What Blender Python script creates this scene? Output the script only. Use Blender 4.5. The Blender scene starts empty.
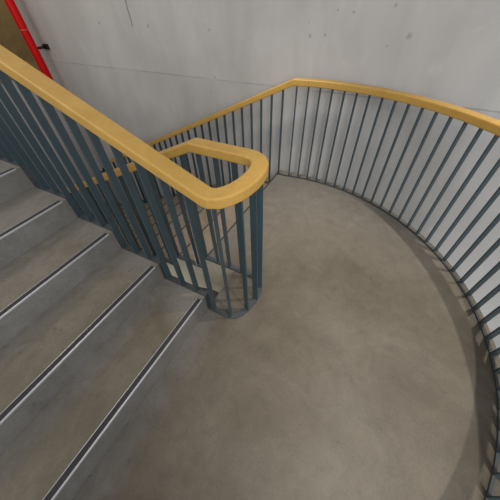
import bpy, bmesh, math
from mathutils import Vector, Matrix

C = bpy.context.scene.collection
PI = math.pi

# ------------------------------------------------------------------ dimensions (metres, landing = z 0)
RISER, GOING = 0.16, 0.355
Y_UP = 0.760            # first riser of the flight that climbs away
Y_DOWN = 1.062          # landing edge above the flight that descends
X_NEAR, X_FAR = 0.715, 1.110    # the two sides of the inner balustrade
RING_C, RING_R = (1.004, 0.650), 1.667
X_OUT = 2.648           # straight run of the outer balustrade
X_WALL, Y_END = 2.80, 5.22
SLOPE = RISER / GOING
SLOPE_UP = 0.425         # the upper handrail closes slightly on its steps


# ------------------------------------------------------------------ materials
def new_mat(name, rough=0.6, metal=0.0):
    m = bpy.data.materials.new(name); m.use_nodes = True
    nt = m.node_tree; b = nt.nodes['Principled BSDF']
    b.inputs['Roughness'].default_value = rough; b.inputs['Metallic'].default_value = metal
    return m, nt, b


def s2l(c):
    return tuple(((v / 255) / 12.92 if v / 255 <= 0.04045 else ((v / 255 + 0.055) / 1.055) ** 2.4) for v in c) + (1.0,)


def noise(nt, scale, detail=4, rough=0.55, vec=None, dist=0.0):
    n = nt.nodes.new('ShaderNodeTexNoise')
    n.inputs['Scale'].default_value = scale; n.inputs['Detail'].default_value = detail
    n.inputs['Roughness'].default_value = rough; n.inputs['Distortion'].default_value = dist
    if vec is not None: nt.links.new(vec, n.inputs['Vector'])
    return n.outputs['Fac']


def ramp(nt, fac, stops):
    r = nt.nodes.new('ShaderNodeValToRGB')
    while len(r.color_ramp.elements) < len(stops): r.color_ramp.elements.new(0.5)
    for e, (p, c) in zip(r.color_ramp.elements, stops): e.position = p; e.color = c
    nt.links.new(fac, r.inputs['Fac']); return r.outputs['Color']


def mix(nt, fac, a, b, mode='MIX'):
    m = nt.nodes.new('ShaderNodeMix'); m.data_type = 'RGBA'; m.blend_type = mode
    if isinstance(fac, (int, float)): m.inputs['Factor'].default_value = fac
    else: nt.links.new(fac, m.inputs['Factor'])
    for s, v in (('A', a), ('B', b)):
        i = [x for x in m.inputs if x.name == s and x.type == 'RGBA'][0]
        if isinstance(v, tuple): i.default_value = v
        else: nt.links.new(v, i)
    return [o for o in m.outputs if o.type == 'RGBA'][0]


def mth(nt, op, a, b=None, clamp=False):
    m = nt.nodes.new('ShaderNodeMath'); m.operation = op; m.use_clamp = clamp
    for i, v in enumerate((a, b)):
        if v is None: continue
        if isinstance(v, (int, float)): m.inputs[i].default_value = v
        else: nt.links.new(v, m.inputs[i])
    return m.outputs[0]


def coords(nt, stretch=(1, 1, 1)):
    t = nt.nodes.new('ShaderNodeTexCoord')
    mp = nt.nodes.new('ShaderNodeMapping'); mp.inputs['Scale'].default_value = stretch
    nt.links.new(t.outputs['Object'], mp.inputs['Vector'])
    return mp.outputs['Vector']


def bump(nt, b, h, strength, dist=0.01):
    n = nt.nodes.new('ShaderNodeBump'); n.inputs['Strength'].default_value = strength
    n.inputs['Distance'].default_value = dist
    nt.links.new(h, n.inputs['Height']); nt.links.new(n.outputs['Normal'], b.inputs['Normal'])


def smudge(nt, vec, p, r0, r1):
    """1 inside r0 of point p, falling to 0 at r1."""
    d = nt.nodes.new('ShaderNodeVectorMath'); d.operation = 'DISTANCE'
    nt.links.new(vec, d.inputs[0]); d.inputs[1].default_value = p
    mr = nt.nodes.new('ShaderNodeMapRange'); mr.clamp = True
    mr.inputs['From Min'].default_value = r0; mr.inputs['From Max'].default_value = r1
    mr.inputs['To Min'].default_value = 1; mr.inputs['To Max'].default_value = 0
    nt.links.new(d.outputs['Value'], mr.inputs['Value']); return mr.outputs['Result']


def smooth(nt, v, lo, hi):
    mr = nt.nodes.new('ShaderNodeMapRange'); mr.clamp = True; mr.interpolation_type = 'SMOOTHSTEP'
    mr.inputs['From Min'].default_value = lo; mr.inputs['From Max'].default_value = hi
    nt.links.new(v, mr.inputs['Value']); return mr.outputs['Result']


def floor_concrete(name, light, dark, stains=(), grey_blend=None):
    m, nt, b = new_mat(name, 0.55)
    v = coords(nt)
    c = ramp(nt, noise(nt, 1.5, 6, 0.6, v, 0.6), [(0.32, s2l(dark)), (0.68, s2l(light))])
    if grey_blend:
        # concrete blends to a greyer, paler tone at each riser foot or round the far edge
        col, where = grey_blend
        sep = nt.nodes.new('ShaderNodeSeparateXYZ'); nt.links.new(v, sep.inputs[0])
        wob = mth(nt, 'MULTIPLY', mth(nt, 'SUBTRACT', noise(nt, 4, 4, 0.6, v), 0.5), 0.25)
        if where == 'steps':
            fr = mth(nt, 'ADD', mth(nt, 'FRACT', mth(nt, 'DIVIDE', sep.outputs['Y'], GOING)), mth(nt, 'MULTIPLY', wob, 1.2))
            f = smooth(nt, fr, 0.50, 1.02)
            f = mth(nt, 'MAXIMUM', f, mth(nt, 'MULTIPLY', smooth(nt, mth(nt, 'ADD', sep.outputs['X'], wob), 0.40, 0.66), 0.8))
            f = mth(nt, 'MAXIMUM', f, mth(nt, 'MULTIPLY', smooth(nt, mth(nt, 'ADD', sep.outputs['Y'], wob), 0.65, 1.2), 0.85))  # upper treads lightened in the colour for the stronger light on them
            c = mix(nt, f, c, s2l(col))
        else:
            f = mth(nt, 'MULTIPLY', smooth(nt, mth(nt, 'ADD', sep.outputs['Y'], wob), 0.56, 0.78), smooth(nt, mth(nt, 'MULTIPLY', sep.outputs['X'], -1.0), -1.0, -0.62))
            c = mix(nt, f, c, s2l(col[0]))
            d = nt.nodes.new('ShaderNodeVectorMath'); d.operation = 'DISTANCE'
            nt.links.new(v, d.inputs[0]); d.inputs[1].default_value = (0.2, -0.3, 0)
            c = mix(nt, smooth(nt, mth(nt, 'ADD', d.outputs['Value'], wob), 1.05, 2.5), c, s2l(col[1]))
    c2 = ramp(nt, noise(nt, 9, 8, 0.72, v, 0.8), [(0.3, (0.76, 0.75, 0.72, 1)), (0.7, (1.16, 1.16, 1.17, 1))])
    c = mix(nt, 0.8, c, c2, 'MULTIPLY')
    grit = ramp(nt, noise(nt, 95, 3, 0.6, v), [(0.33, (0.78, 0.78, 0.78, 1)), (0.6, (1.06, 1.06, 1.06, 1))])
    c = mix(nt, 0.5, c, grit, 'MULTIPLY')
    pits = ramp(nt, noise(nt, 23, 2, 0.5, v), [(0.24, (0.55, 0.52, 0.48, 1)), (0.30, (1, 1, 1, 1))])
    c = mix(nt, 0.6, c, pits, 'MULTIPLY')
    for p, r0, r1, f in stains:
        c = mix(nt, mth(nt, 'MULTIPLY', smudge(nt, v, p, r0, r1), f), c, (0.05, 0.045, 0.04, 1))
    nt.links.new(c, b.inputs['Base Color'])
    bump(nt, b, noise(nt, 60, 5, 0.6, v), 0.12)
    return m


def wall_concrete(name):
    m, nt, b = new_mat(name, 0.7)
    v = coords(nt)
    c = ramp(nt, noise(nt, 0.9, 5, 0.55, v, 0.4), [(0.3, s2l((194, 190, 185))), (0.7, s2l((212, 208, 203)))])
    streak = ramp(nt, noise(nt, 2.2, 6, 0.6, coords(nt, (1, 1.6, 0.5)), 0.5),
                  [(0.3, (0.88, 0.88, 0.88, 1)), (0.7, (1.06, 1.06, 1.06, 1))])
    c = mix(nt, 0.8, c, streak, 'MULTIPLY')
    pale = ramp(nt, noise(nt, 5, 7, 0.7, v, 1.0), [(0.58, (0, 0, 0, 1)), (0.75, (1, 1, 1, 1))])
    c = mix(nt, mth(nt, 'MULTIPLY', pale, 0.4), c, s2l((222, 219, 216)))
    sep = nt.nodes.new('ShaderNodeSeparateXYZ'); nt.links.new(v, sep.inputs[0])
    wob = noise(nt, 3, 3, 0.6, v)
    # horizontal formwork joint and a short vertical crack above it
    jz = mth(nt, 'ADD', sep.outputs['Z'], mth(nt, 'MULTIPLY', mth(nt, 'SUBTRACT', wob, 0.5), 0.02))
    line = mth(nt, 'LESS_THAN', mth(nt, 'ABSOLUTE', mth(nt, 'SUBTRACT', jz, 0.885)), 0.006)
    brk = ramp(nt, noise(nt, 1.7, 3, 0.6, v), [(0.42, (0.05, 0.05, 0.05, 1)), (0.6, (1, 1, 1, 1))])
    c = mix(nt, mth(nt, 'MULTIPLY', mth(nt, 'MULTIPLY', line, brk), 0.36), c, s2l((110, 108, 108)))
    below = mth(nt, 'LESS_THAN', jz, 0.885)
    c = mix(nt, mth(nt, 'MULTIPLY', below, 0.5), c, mix(nt, 1.0, c, (0.90, 0.93, 0.955, 1), 'MULTIPLY'))
    vy = mth(nt, 'ADD', sep.outputs['Y'], mth(nt, 'MULTIPLY', mth(nt, 'SUBTRACT', wob, 0.5), 0.04))
    crack = mth(nt, 'MULTIPLY', mth(nt, 'LESS_THAN', mth(nt, 'ABSOLUTE', mth(nt, 'SUBTRACT', vy, 2.995)), 0.008),
                mth(nt, 'GREATER_THAN', sep.outputs['Z'], 1.31))
    c = mix(nt, mth(nt, 'MULTIPLY', crack, 0.65), c, s2l((90, 88, 88)))
    holes = [(3.54, 1.338, 1.1), (2.754, 1.325, 1.3), (1.941, 1.31, 1.0), (3.53, 0.784, .9), (1.929, 0.909, .8),
             (2.009, 0.753, .7), (0.882, 1.295, 1.1), (0.751, 1.305, .8), (0.708, 1.219, .6), (0.675, 1.461, .6),
             (0.903, 1.38, .5), (0.547, 1.45, .8), (0.1, 1.318, 1.5), (0.255, 1.489, .9), (0.909, 0.762, 1.0),
             (0.236, 1.252, .6)]
    spots = None
    for y, z, k in holes:
        s = smudge(nt, v, (X_WALL, y, z), 0.006 * k, 0.017 * k)
        spots = s if spots is None else mth(nt, 'MAXIMUM', spots, s)
    ragged = ramp(nt, noise(nt, 70, 4, 0.7, v), [(0.38, (0.15, 0.15, 0.15, 1)), (0.6, (1, 1, 1, 1))])
    c = mix(nt, mth(nt, 'MULTIPLY', mth(nt, 'MULTIPLY', spots, ragged), 0.62), c, s2l((88, 86, 84)))
    nt.links.new(c, b.inputs['Base Color'])
    bump(nt, b, noise(nt, 40, 5, 0.6, v), 0.06)
    return m


def wood(name):
    m, nt, b = new_mat(name, 0.42)
    v = coords(nt)
    c = ramp(nt, noise(nt, 9, 6, 0.6, v, 1.2), [(0.3, s2l((197, 152, 71))), (0.7, s2l((209, 166, 84)))])
    g = ramp(nt, noise(nt, 120, 3, 0.6, v), [(0.3, (0.93, 0.92, 0.9, 1)), (0.7, (1.03, 1.03, 1.03, 1))])
    nt.links.new(mix(nt, 0.7, c, g, 'MULTIPLY'), b.inputs['Base Color'])
    return m


def paint(name, col, rough=0.45, metal=0.0, var=0.06):
    m, nt, b = new_mat(name, rough, metal)
    v = coords(nt)
    f = ramp(nt, noise(nt, 14, 4, 0.6, v), [(0.3, (1 - var,) * 3 + (1,)), (0.7, (1 + var,) * 3 + (1,))])
    nt.links.new(mix(nt, 1.0, s2l(col), f, 'MULTIPLY'), b.inputs['Base Color'])
    return m


M_LAND = floor_concrete('landing_concrete', (106, 98, 84), (82, 72, 56),
                        [((0.616, 0.276, 0.0), 0.015, 0.05, 0.22), ((0.351, -0.278, 0.0), 0.004, 0.012, 0.6),
                         ((0.33, -0.08, 0.0), 0.004, 0.010, 0.4), ((2.35, 0.95, 0.0), 0.06, 0.22, 0.10)],
                        (((119, 114, 108), (124, 117, 107)), 'landing'))
M_STEP = floor_concrete('step_concrete', (128, 119, 102), (103, 93, 74), (), ((136, 130, 123), 'steps'))
M_STEP_LOW = floor_concrete('lightened_descent_concrete', (156, 139, 120), (132, 117, 99))  # pinkish tan, lightened in the colour instead of by more light
M_RISER = floor_concrete('riser_concrete', (142, 139, 135), (124, 120, 115))
M_SIDE = floor_concrete('side_concrete', (196, 188, 168), (180, 171, 150))
M_WALL = wall_concrete('wall_concrete')
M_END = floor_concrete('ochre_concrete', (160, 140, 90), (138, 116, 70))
M_WOOD = wood('oak_handrail')
M_STEEL = paint('slate_painted_steel', (62, 78, 84), 0.32)
M_STRIP = paint('dusty_steel', (67, 71, 73), 0.6, 0, 0.12)
M_ALU = paint('aluminium', (196, 194, 196), 0.38, 0.35, 0.03)
M_GRIT = paint('anti_slip_grit', (58, 55, 55), 0.85, 0, 0.15)
M_RED = paint('red_pipe_paint', (212, 3, 6), 0.5, 0, 0.05)
M_RED.node_tree.nodes['Principled BSDF'].inputs['Specular IOR Level'].default_value = 0.2
M_BLACK = paint('black_clamp_metal', (34, 26, 26), 0.6)
M_PALE = paint('pale_joint', (190, 120, 110), 0.5)


# ------------------------------------------------------------------ object helpers
def link(name, me, parent=None, mat=None):
    o = bpy.data.objects.new(name, me); C.objects.link(o)
    if parent is not None: o.parent = parent
    if mat is not None: me.materials.append(mat)
    return o


def thing(name, label, cat, loc=(0, 0, 0)):
    o = bpy.data.objects.new(name, None); C.objects.link(o)
    o.location = loc; o['label'] = label; o['category'] = cat
    return o


def local(parent, pts):
    if parent is None: return pts
    off = parent.location.copy()
    if parent.parent is not None: off += parent.parent.location
    return [tuple(Vector(p) - off) for p in pts]


def from_py(name, verts, faces, mat, parent=None, smooth=False):
    me = bpy.data.meshes.new(name)
    me.from_pydata(local(parent, verts), [], faces); me.update()
    bm = bmesh.new(); bm.from_mesh(me); bmesh.ops.recalc_face_normals(bm, faces=bm.faces[:]); bm.to_mesh(me); bm.free()
    if smooth:
        for p in me.polygons: p.use_smooth = True
    return link(name, me, parent, mat)


def prism(name, poly, lo, hi, mat, axis='z', parent=None):
    """polygon extruded along an axis; poly in the two other coordinates."""
    n = len(poly)
    def P(a, b, t):
        return (a, b, t) if axis == 'z' else (t, a, b)
    v = [P(a, b, lo) for a, b in poly] + [P(a, b, hi) for a, b in poly]
    f = [tuple(range(n)), tuple(range(n, 2 * n))] + [(i, (i + 1) % n, n + (i + 1) % n, n + i) for i in range(n)]
    return from_py(name, v, f, mat, parent)


def box(name, x0, x1, y0, y1, z0, z1, mat, parent=None):
    return prism(name, [(x0, y0), (x1, y0), (x1, y1), (x0, y1)], z0, z1, mat, 'z', parent)


def sweep(name, path, w, h, mat, parent, bev=0.0, smooth=False):
    """rectangular section (w across, h tall, edges rounded) mitred along a path, kept upright."""
    P = [Vector(p) for p in path]; n = len(P)
    a, b = w / 2, h / 2
    if bev:
        sec = []
        for cx, cz, a0 in ((a - bev, b - bev, 0), (-a + bev, b - bev, 90), (-a + bev, -b + bev, 180), (a - bev, -b + bev, 270)):
            for k in range(4):
                t = math.radians(a0 + 30 * k); sec.append((cx + bev * math.cos(t), cz + bev * math.sin(t)))
    else:
        sec = [(a, b), (-a, b), (-a, -b), (a, -b)]
    m = len(sec); V = []
    for i in range(n):
        d0 = (P[i] - P[i - 1]) if i else (P[1] - P[0])
        d1 = (P[i + 1] - P[i]) if i < n - 1 else (P[-1] - P[-2])
        h0 = Vector((d0.x, d0.y)).normalized(); h1 = Vector((d1.x, d1.y)).normalized()
        t = (h0 + h1).normalized(); k = 1 / max(0.35, t.dot(h0))
        nx, ny = -t.y * k, t.x * k
        for s, u in sec: V.append((P[i].x + nx * s, P[i].y + ny * s, P[i].z + u))
    F = [tuple(range(m)), tuple(range((n - 1) * m, n * m))]
    for i in range(n - 1):
        for j in range(m):
            F.append((i * m + j, i * m + (j + 1) % m, (i + 1) * m + (j + 1) % m, (i + 1) * m + j))
    return from_py(name, V, F, mat, parent)


def baluster(x, y, z0, z1, ang, depth, thick, parent, slope=0.0, mat=None):
    """upright flat bar whose wide faces contain the direction ang; the top follows a slope in y."""
    c, s = math.cos(ang), math.sin(ang); e = 0.0015
    a, b = depth / 2, thick / 2
    sec = [(a, b - e), (a - e, b), (-a + e, b), (-a, b - e), (-a, -b + e), (-a + e, -b), (a - e, -b), (a, -b + e)]
    lo = [(x + u * c - w * s, y + u * s + w * c, z0) for u, w in sec]
    hi = [(px, py, z1 + slope * (py - y)) for px, py, _ in lo]
    n = len(sec)
    f = [tuple(range(n)), tuple(range(n, 2 * n))] + [(i, (i + 1) % n, n + (i + 1) % n, n + i) for i in range(n)]
    return from_py('baluster', lo + hi, f, mat or M_STEEL, parent)


def tube(name, p0, p1, r, mat, parent, seg=24):
    p0, p1 = Vector(p0), Vector(p1); d = (p1 - p0).normalized()
    u = d.orthogonal().normalized(); w = d.cross(u)
    V = []
    for p in (p0, p1):
        for k in range(seg):
            t = 2 * PI * k / seg; V.append(tuple(p + u * r * math.cos(t) + w * r * math.sin(t)))
    F = [tuple(range(seg)), tuple(range(seg, 2 * seg))] + [(k, (k + 1) % seg, seg + (k + 1) % seg, seg + k) for k in range(seg)]
    o = from_py(name, V, F, mat, parent)
    for p in o.data.polygons: p.use_smooth = len(p.vertices) == 4
    return o


# ------------------------------------------------------------------ the setting
def structure(o):
    o['kind'] = 'structure'; return o

T = 0.45
SLAB_C, SLAB_R = (1.0, 0.68), 1.745
arc = [(SLAB_C[0] + SLAB_R * math.cos(-t), SLAB_C[1] + SLAB_R * math.sin(-t)) for t in [PI * k / 96 for k in range(97)]]
landing = [(SLAB_C[0] + SLAB_R, Y_DOWN)] + arc + [(SLAB_C[0] - SLAB_R, Y_UP), (X_FAR - 0.025, Y_UP), (X_FAR - 0.025, Y_DOWN)]
slab = structure(prism('floor', landing, -T, 0.0, M_LAND))
slab.data.materials.append(M_SIDE)
for p in slab.data.polygons:
    if abs(p.normal.z) < 0.5: p.material_index = 1
XL0, XL1 = SLAB_C[0] - SLAB_R, SLAB_C[0] + SLAB_R
Z_LOW = -11 * RISER
Y_LOW = Y_DOWN + 10 * GOING
structure(box('floor', -1.0, X_WALL, Y_LOW + 0.002, Y_END, Z_LOW - 0.25, Z_LOW, M_LAND))
structure(box('floor', -3.5, X_WALL, -3.6, Y_END, -3.72, -3.52, M_LAND))
structure(box('wall_right', X_WALL, X_WALL + 0.25, -3.6, Y_END + 0.25, -3.72, 3.4, M_WALL))
structure(box('wall_back', -1.6, X_WALL, Y_END, Y_END + 0.25, -3.72, 3.4, M_WALL))
structure(box('ochre_band_1', -1.6, X_WALL - 0.002, Y_END - 0.02, Y_END - 0.001, 0.72, 3.38, M_END))  # assumed ochre layer on the upper back wall, darker than the wall below


# ------------------------------------------------------------------ stair flights
def nosing(x0, x1, y, z, d, parent, slim):
    """edge strip on a step; d = +1 when the tread lies towards +y."""
    e = 0.002
    if slim:
        s = box('nosing_strip', x0, x1, min(y - d * .003, y + d * .013), max(y - d * .003, y + d * .013), z - 0.014, z + e, M_GRIT, parent)
        return s
    def seg(nm, a, b, zt, m, p):
        ya, yb = y + d * a, y + d * b
        return box(nm, x0, x1, min(ya, yb), max(ya, yb), z - 0.004, zt, m, p)
    # aluminium L profile: rounded front lip, floor of the channel, thin back lip
    V = [(-0.003, -0.007), (-0.003, -0.001), (-0.001, e), (0.0055, e), (0.0055, e - 0.0015), (0.034, e - 0.0015), (0.034, e), (0.0375, e), (0.0375, -0.004), (0.001, -0.004), (0.001, -0.007)]
    s = prism('nosing_strip', [(y + d * a, z + b) for a, b in V], x0, x1, M_ALU, 'x', parent)
    i = box('anti_slip_insert', x0, x1, min(y + d * .0057, y + d * .0338), max(y + d * .0057, y + d * .0338), z - 0.0005, z + e + 0.0004, M_GRIT, s)
    i['label'] = 'dark gritty anti-slip insert'
    return s


def unworn(o):
    o.data.materials.append(M_RISER); o.data.materials.append(M_SIDE)
    for p in o.data.polygons:
        if p.normal.z < 0.5: p.material_index = 2 if abs(p.normal.x) > 0.9 else 1
    return o


up = thing('stair_flight', 'grey concrete steps climbing to the left with pale metal edged nosings', 'stairs', (0, Y_UP, 0))
prof = [(Y_UP + 0.001, 0.0)]
N_UP = 11
for i in range(N_UP):
    y = Y_UP + 0.001 + i * GOING
    prof += [(y, i * RISER), (y, (i + 1) * RISER)]
yt = Y_END - 0.002
prof = prof[1:] + [(yt, N_UP * RISER), (yt, N_UP * RISER - 0.25), (Y_UP + 10.2 * GOING, N_UP * RISER - 0.25), (Y_UP + 0.35, -T), (Y_UP + 0.001, -T)]
unworn(prism('concrete_steps', prof, XL0, X_NEAR + 0.025, M_STEP, 'x', up))
for i in range(N_UP):
    nosing(XL0, X_NEAR - 0.052, Y_UP + 0.001 + i * GOING, (i + 1) * RISER, 1, up, False)

down = thing('stair_flight', 'concrete steps descending behind the inner balustrade beside the pale wall', 'stairs', (X_FAR, Y_DOWN, 0))
prof = [(Y_DOWN + 0.001, -RISER)]
for i in range(1, 11):
    y = Y_DOWN + 0.001 + i * GOING
    prof += [(y, -i * RISER), (y, -(i + 1) * RISER)]
prof += [(Y_LOW + 0.001, Z_LOW - 0.25), (Y_LOW - 0.1, Z_LOW - 0.25), (Y_DOWN + 0.25, -T - 0.1), (Y_DOWN + 0.001, -T)]
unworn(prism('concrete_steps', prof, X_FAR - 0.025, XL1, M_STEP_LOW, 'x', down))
for i in range(11):
    nosing(X_FAR + 0.03, X_OUT - 0.03, Y_DOWN + 0.001 + i * GOING, -i * RISER if i else 0.0, -1, down, True)


# ------------------------------------------------------------------ inner balustrade: round the end between the two flights
RH, RW = 0.056, 0.088
Z_IN = 1.036 - RH / 2
inner = thing('balustrade', 'slate steel balustrade with oak handrail turning back between the two flights', 'railing', ((X_NEAR + X_FAR) / 2, 0.8, 0))
Y_T1, Y_T2 = 0.60, 0.965          # where the level turn meets the slopes
turn = [(X_NEAR + .001, 0.585), (0.732, 0.552), (0.765, 0.526), (0.805, 0.508), (0.850, 0.496), (0.900, 0.489), (0.950, 0.489), (1.000, 0.495), (1.045, 0.511), (1.080, 0.538), (1.102, 0.575), (X_FAR, 0.62)]
Y_TOPU = Y_UP + 10 * GOING
rail = [(X_NEAR, Y_TOPU, Z_IN + SLOPE_UP * (Y_TOPU - Y_T1)), (X_NEAR, Y_T1 + 0.01, Z_IN + SLOPE_UP * 0.01)]
rail += [(x, y, Z_IN) for x, y in turn]
Y_BOT = Y_LOW - 0.15
rail += [(X_FAR, Y_T2, Z_IN), (X_FAR, Y_BOT, Z_IN - SLOPE * (Y_BOT - Y_T2))]
sweep('handrail', rail, RW, RH, M_WOOD, inner, 0.010)

# folded base strip: down the lower steps, round the end, up the upper steps
ST_W, ST_H = 0.040, 0.009
V, F = [], []
def plate(x0, x1, y0, y1, z0, z1):
    n = len(V)
    V.extend([(x0, y0, z0), (x1, y0, z0), (x1, y1, z0), (x0, y1, z0), (x0, y0, z1), (x1, y0, z1), (x1, y1, z1), (x0, y1, z1)])
    F.extend([tuple(n + k for k in q) for q in ((0, 1, 2, 3), (4, 5, 6, 7), (0, 1, 5, 4), (1, 2, 6, 5), (2, 3, 7, 6), (3, 0, 4, 7))])
xa, xb = X_NEAR - ST_W / 2, X_NEAR + ST_W / 2
for i in range(11):
    y = Y_UP + i * GOING
    plate(xa, xb, y - ST_H, y, i * RISER, (i + 1) * RISER + ST_H)
    if i < 10: plate(xa, xb, y, y + GOING - ST_H, (i + 1) * RISER, (i + 1) * RISER + ST_H)
plate(xa, xb, 0.585, Y_UP - ST_H, 0.0, ST_H)
from_py('base_strip', V, F, M_STRIP, inner)
V, F = [], []
xa, xb = X_FAR - ST_W / 2, X_FAR + ST_W / 2
plate(xa, xb, 0.62, Y_DOWN + ST_H, 0.0, ST_H)
for i in range(10):
    y = Y_DOWN + i * GOING
    plate(xa, xb, y + 0.002, y + ST_H, -(i + 1) * RISER, -i * RISER)
    plate(xa, xb, y + ST_H, y + GOING + ST_H, -(i + 1) * RISER, -(i + 1) * RISER + ST_H)
from_py('base_strip', V, F, M_STRIP, inner)
base_in = [(x, y, ST_H / 2) for x, y in turn]
sweep('base_strip', base_in, ST_W, ST_H, M_STRIP, inner)
BD, BT = 0.040, 0.010
ZB = Z_IN - RH / 2 + 0.004
P_IN, P_FAR = 0.1228, 0.1185
def rail_up(y): return ZB + SLOPE_UP * max(0.0, y - Y_T1)
def rail_dn(y): return ZB - SLOPE * max(0.0, y - Y_T2)
def tread_up(y):
    return ST_H if y < Y_UP else (math.floor((y - Y_UP) / GOING) + 1) * RISER + ST_H
def tread_dn(y, y0=Y_DOWN):
    return ST_H if y < y0 else -(math.floor((y - y0) / GOING) + 1) * RISER + ST_H
for k in range(29):
    y = 0.714 + P_IN * k
    baluster(X_NEAR, y, tread_up(y), rail_up(y), 0, BD, BT, inner, SLOPE_UP if y > Y_T1 + .03 else 0)
for (x, y, a) in ((0.722, 0.580, 20), (0.818, 0.503, 72), (0.925, 0.488, 92), (1.030, 0.505, 112), (1.104, 0.590, 165)):
    baluster(x, y, ST_H, ZB, math.radians(a), BD, BT, inner)
for k in range(28):
    y = 0.703 + P_FAR * k
    if y > Y_BOT: break
    baluster(X_FAR, y, tread_dn(y), rail_dn(y), 0, BD, BT, inner, -SLOPE if y > Y_T2 + .03 else 0)

# ------------------------------------------------------------------ outer balustrade: round the landing edge and down along the wall
outer = thing('balustrade', 'slate steel balustrade with oak handrail curving round the edge of the landing', 'railing', (RING_C[0], RING_C[1], 0))
Z_OUT = 1.010 - RH / 2
Y_K = 0.935
a0 = math.asin((Y_K - RING_C[1]) / RING_R)
def ring(a, r=RING_R): return (RING_C[0] + r * math.cos(a), RING_C[1] + r * math.sin(a))
A_END = -PI
pts = [ring(a0 + (A_END - a0) * k / 110) for k in range(111)]
rail = [(X_OUT, Y_BOT, Z_OUT - SLOPE * (Y_BOT - Y_K)), (X_OUT, Y_K, Z_OUT)] + [(x, y, Z_OUT) for x, y in pts[1:]]
sweep('handrail', rail, 0.074, RH, M_WOOD, outer, 0.010)
bs = [(X_OUT, Y_DOWN - 0.02, 0.006)] + [(x, y, 0.006) for x, y in pts]
sweep('base_strip', bs, 0.014, 0.012, M_STRIP, outer)
V, F = [], []
xa, xb = X_OUT - 0.02, X_OUT + 0.02
plate(xa, xb, Y_DOWN - 0.02, Y_DOWN + ST_H, 0.0, ST_H)
for i in range(10):
    y = Y_DOWN + i * GOING
    plate(xa, xb, y + 0.002, y + ST_H, -(i + 1) * RISER, -i * RISER)
    plate(xa, xb, y + ST_H, y + GOING + ST_H, -(i + 1) * RISER, -(i + 1) * RISER + ST_H)
from_py('base_strip', V, F, M_STRIP, outer)
ZO = Z_OUT - RH / 2 + 0.004
OD, OT = 0.038, 0.010
k = 0
while True:
    a = math.radians(8.9 - 3.81 * k)
    if a < A_END + 0.02: break
    x, y = ring(a, RING_R + 0.011)
    baluster(x, y, 0.010, ZO, a, OD, OT, outer); k += 1
for k in range(29):
    y = 0.923 + 0.1185 * (k + 1)
    if y > Y_BOT: break
    baluster(X_OUT, y, tread_dn(y), ZO - SLOPE * max(0, y - Y_K), 0, OD, OT, outer, -SLOPE)

# ------------------------------------------------------------------ fire pipe
PX, PY, PR = 2.605, 4.84, 0.052
pipe = thing('standpipe', 'bright red vertical pipe clamped to the pale wall near the corner', 'pipe', (PX, PY, Z_LOW))
tube('pipe', (PX, PY, Z_LOW), (PX, PY, 3.3), PR, M_RED, pipe)
c = tube('joint_band', (PX, PY, 1.262), (PX, PY, 1.270), PR + 0.0015, M_PALE, pipe); c['label'] = 'thin pale band round the red pipe'
for zc in (1.06, -0.9):
    b = tube('bracket', (PX + PR - 0.004, PY - 0.01, zc), (X_WALL - 0.03, PY - 0.01, zc), 0.016, M_BLACK, pipe)
    b['label'] = 'black bracket holding the red pipe to the wall'
    box('wall_plate', X_WALL - 0.03, X_WALL - 0.001, PY - 0.06, PY + 0.04, zc - 0.03, zc + 0.03, M_BLACK, b)

# ------------------------------------------------------------------ light
w = bpy.data.worlds.new('stairwell_daylight'); bpy.context.scene.world = w; w.use_nodes = True
bg = w.node_tree.nodes['Background']
bg.inputs['Color'].default_value = (0.93, 0.96, 1.0, 1); bg.inputs['Strength'].default_value = 0.48

def lamp(name, loc, power, r, col=(1, 0.96, 0.9)):
    l = bpy.data.lights.new(name, 'POINT'); l.energy = power; l.shadow_soft_size = r; l.color = col
    o = bpy.data.objects.new(name, l); o.location = loc; C.objects.link(o)
    return o
def downlight(name, loc, aim, power, half, r, col=(1, 0.96, 0.9)):
    l = bpy.data.lights.new(name, 'SPOT'); l.energy = power; l.shadow_soft_size = r; l.color = col
    l.spot_size = 2 * math.radians(half); l.spot_blend = 0.85
    o = bpy.data.objects.new(name, l); o.location = loc; C.objects.link(o)
    o.rotation_euler = (Vector(aim) - Vector(loc)).to_track_quat('-Z', 'Y').to_euler()
downlight('downlight_above_rail', (1.887, -1.184, 3.845), (1.35, -0.55, 0), 270, 27, 0.03)
downlight('downlight_beside_rail', (-0.10, -1.40, 8.0), (0.85, -0.60, 0), 1050, 11.5, 0.05)
downlight('fill_over_descent', (1.85, 1.05, 3.7), (2.05, 1.0, 0), 250, 20, 0.12)  # added fill that brightens the descending treads and far floor; no known fixture
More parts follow.
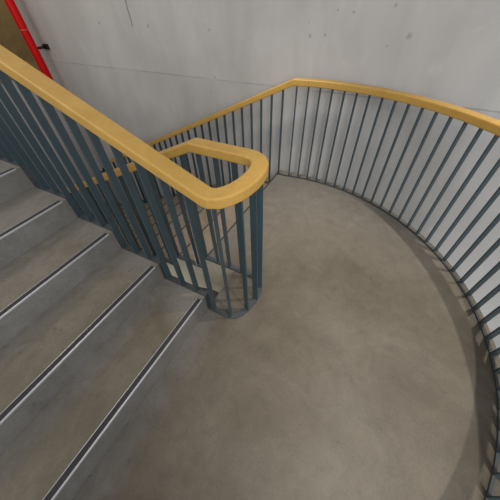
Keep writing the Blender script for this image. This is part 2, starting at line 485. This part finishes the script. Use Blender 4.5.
lamp('lamp_over_flights', (0.2, 3.8, 3.3), 52, 0.45)
lamp('fill_over_steps', (-0.3, 2.3, 3.1), 21, 0.4)  # added fill to brighten the upper treads; no known lamp here
lamp('fill_under_flight', (0.2, 1.9, -1.1), 13, 0.15).data.specular_factor = 0.2  # unseen fill added to light the side face in the well
wl = bpy.data.lights.new('wall_fill_area', 'AREA'); wl.shape = 'RECTANGLE'; wl.size = 2.6; wl.size_y = 1.6  # soft cool area fill added to brighten the wall; no window known
wl.energy = 75; wl.color = (0.95, 0.97, 1.0)
wo = bpy.data.objects.new('wall_fill_area', wl); wo.location = (-2.0, -1.6, 2.6); C.objects.link(wo)
wo.rotation_euler = (Vector((2.8, 1.2, 0.5)) - wo.location).to_track_quat('-Z', 'Z').to_euler()
lamp('lamp_lower_level', (1.9, -1.7, -1.6), 8, 0.15, (0.95, 0.96, 1.0))

# ------------------------------------------------------------------ camera
cam = bpy.data.cameras.new('camera'); co = bpy.data.objects.new('camera', cam); C.objects.link(co)
pitch, yaw, roll = 0.813, 0.510, -0.039
PARAMS = (2.546246, math.radians(46.578), math.radians(29.224), math.radians(-2.236))
f_px, pitch, yaw, roll = PARAMS[0] * 100, PARAMS[1], PARAMS[2], PARAMS[3]
fw = Vector((math.cos(yaw) * math.cos(pitch), math.sin(yaw) * math.cos(pitch), -math.sin(pitch)))
rt = Vector((math.sin(yaw), -math.cos(yaw), 0)); upv = rt.cross(fw)
r2 = rt * math.cos(roll) + upv * math.sin(roll); u2 = upv * math.cos(roll) - rt * math.sin(roll)
mw = Matrix((r2, u2, -fw)).transposed().to_4x4(); mw.translation = Vector((0, 0, 1.641))
co.matrix_world = mw
cam.sensor_fit = 'HORIZONTAL'; cam.sensor_width = 36.0; cam.lens = 36.0 * f_px / 500.0
cam.clip_start = 0.05
sc = bpy.context.scene
sc.camera = co
sc.view_settings.view_transform = 'Standard'; sc.view_settings.look = 'None'
sc.view_settings.exposure = 0.0; sc.view_settings.gamma = 1.0; sc.view_settings.use_curve_mapping = False
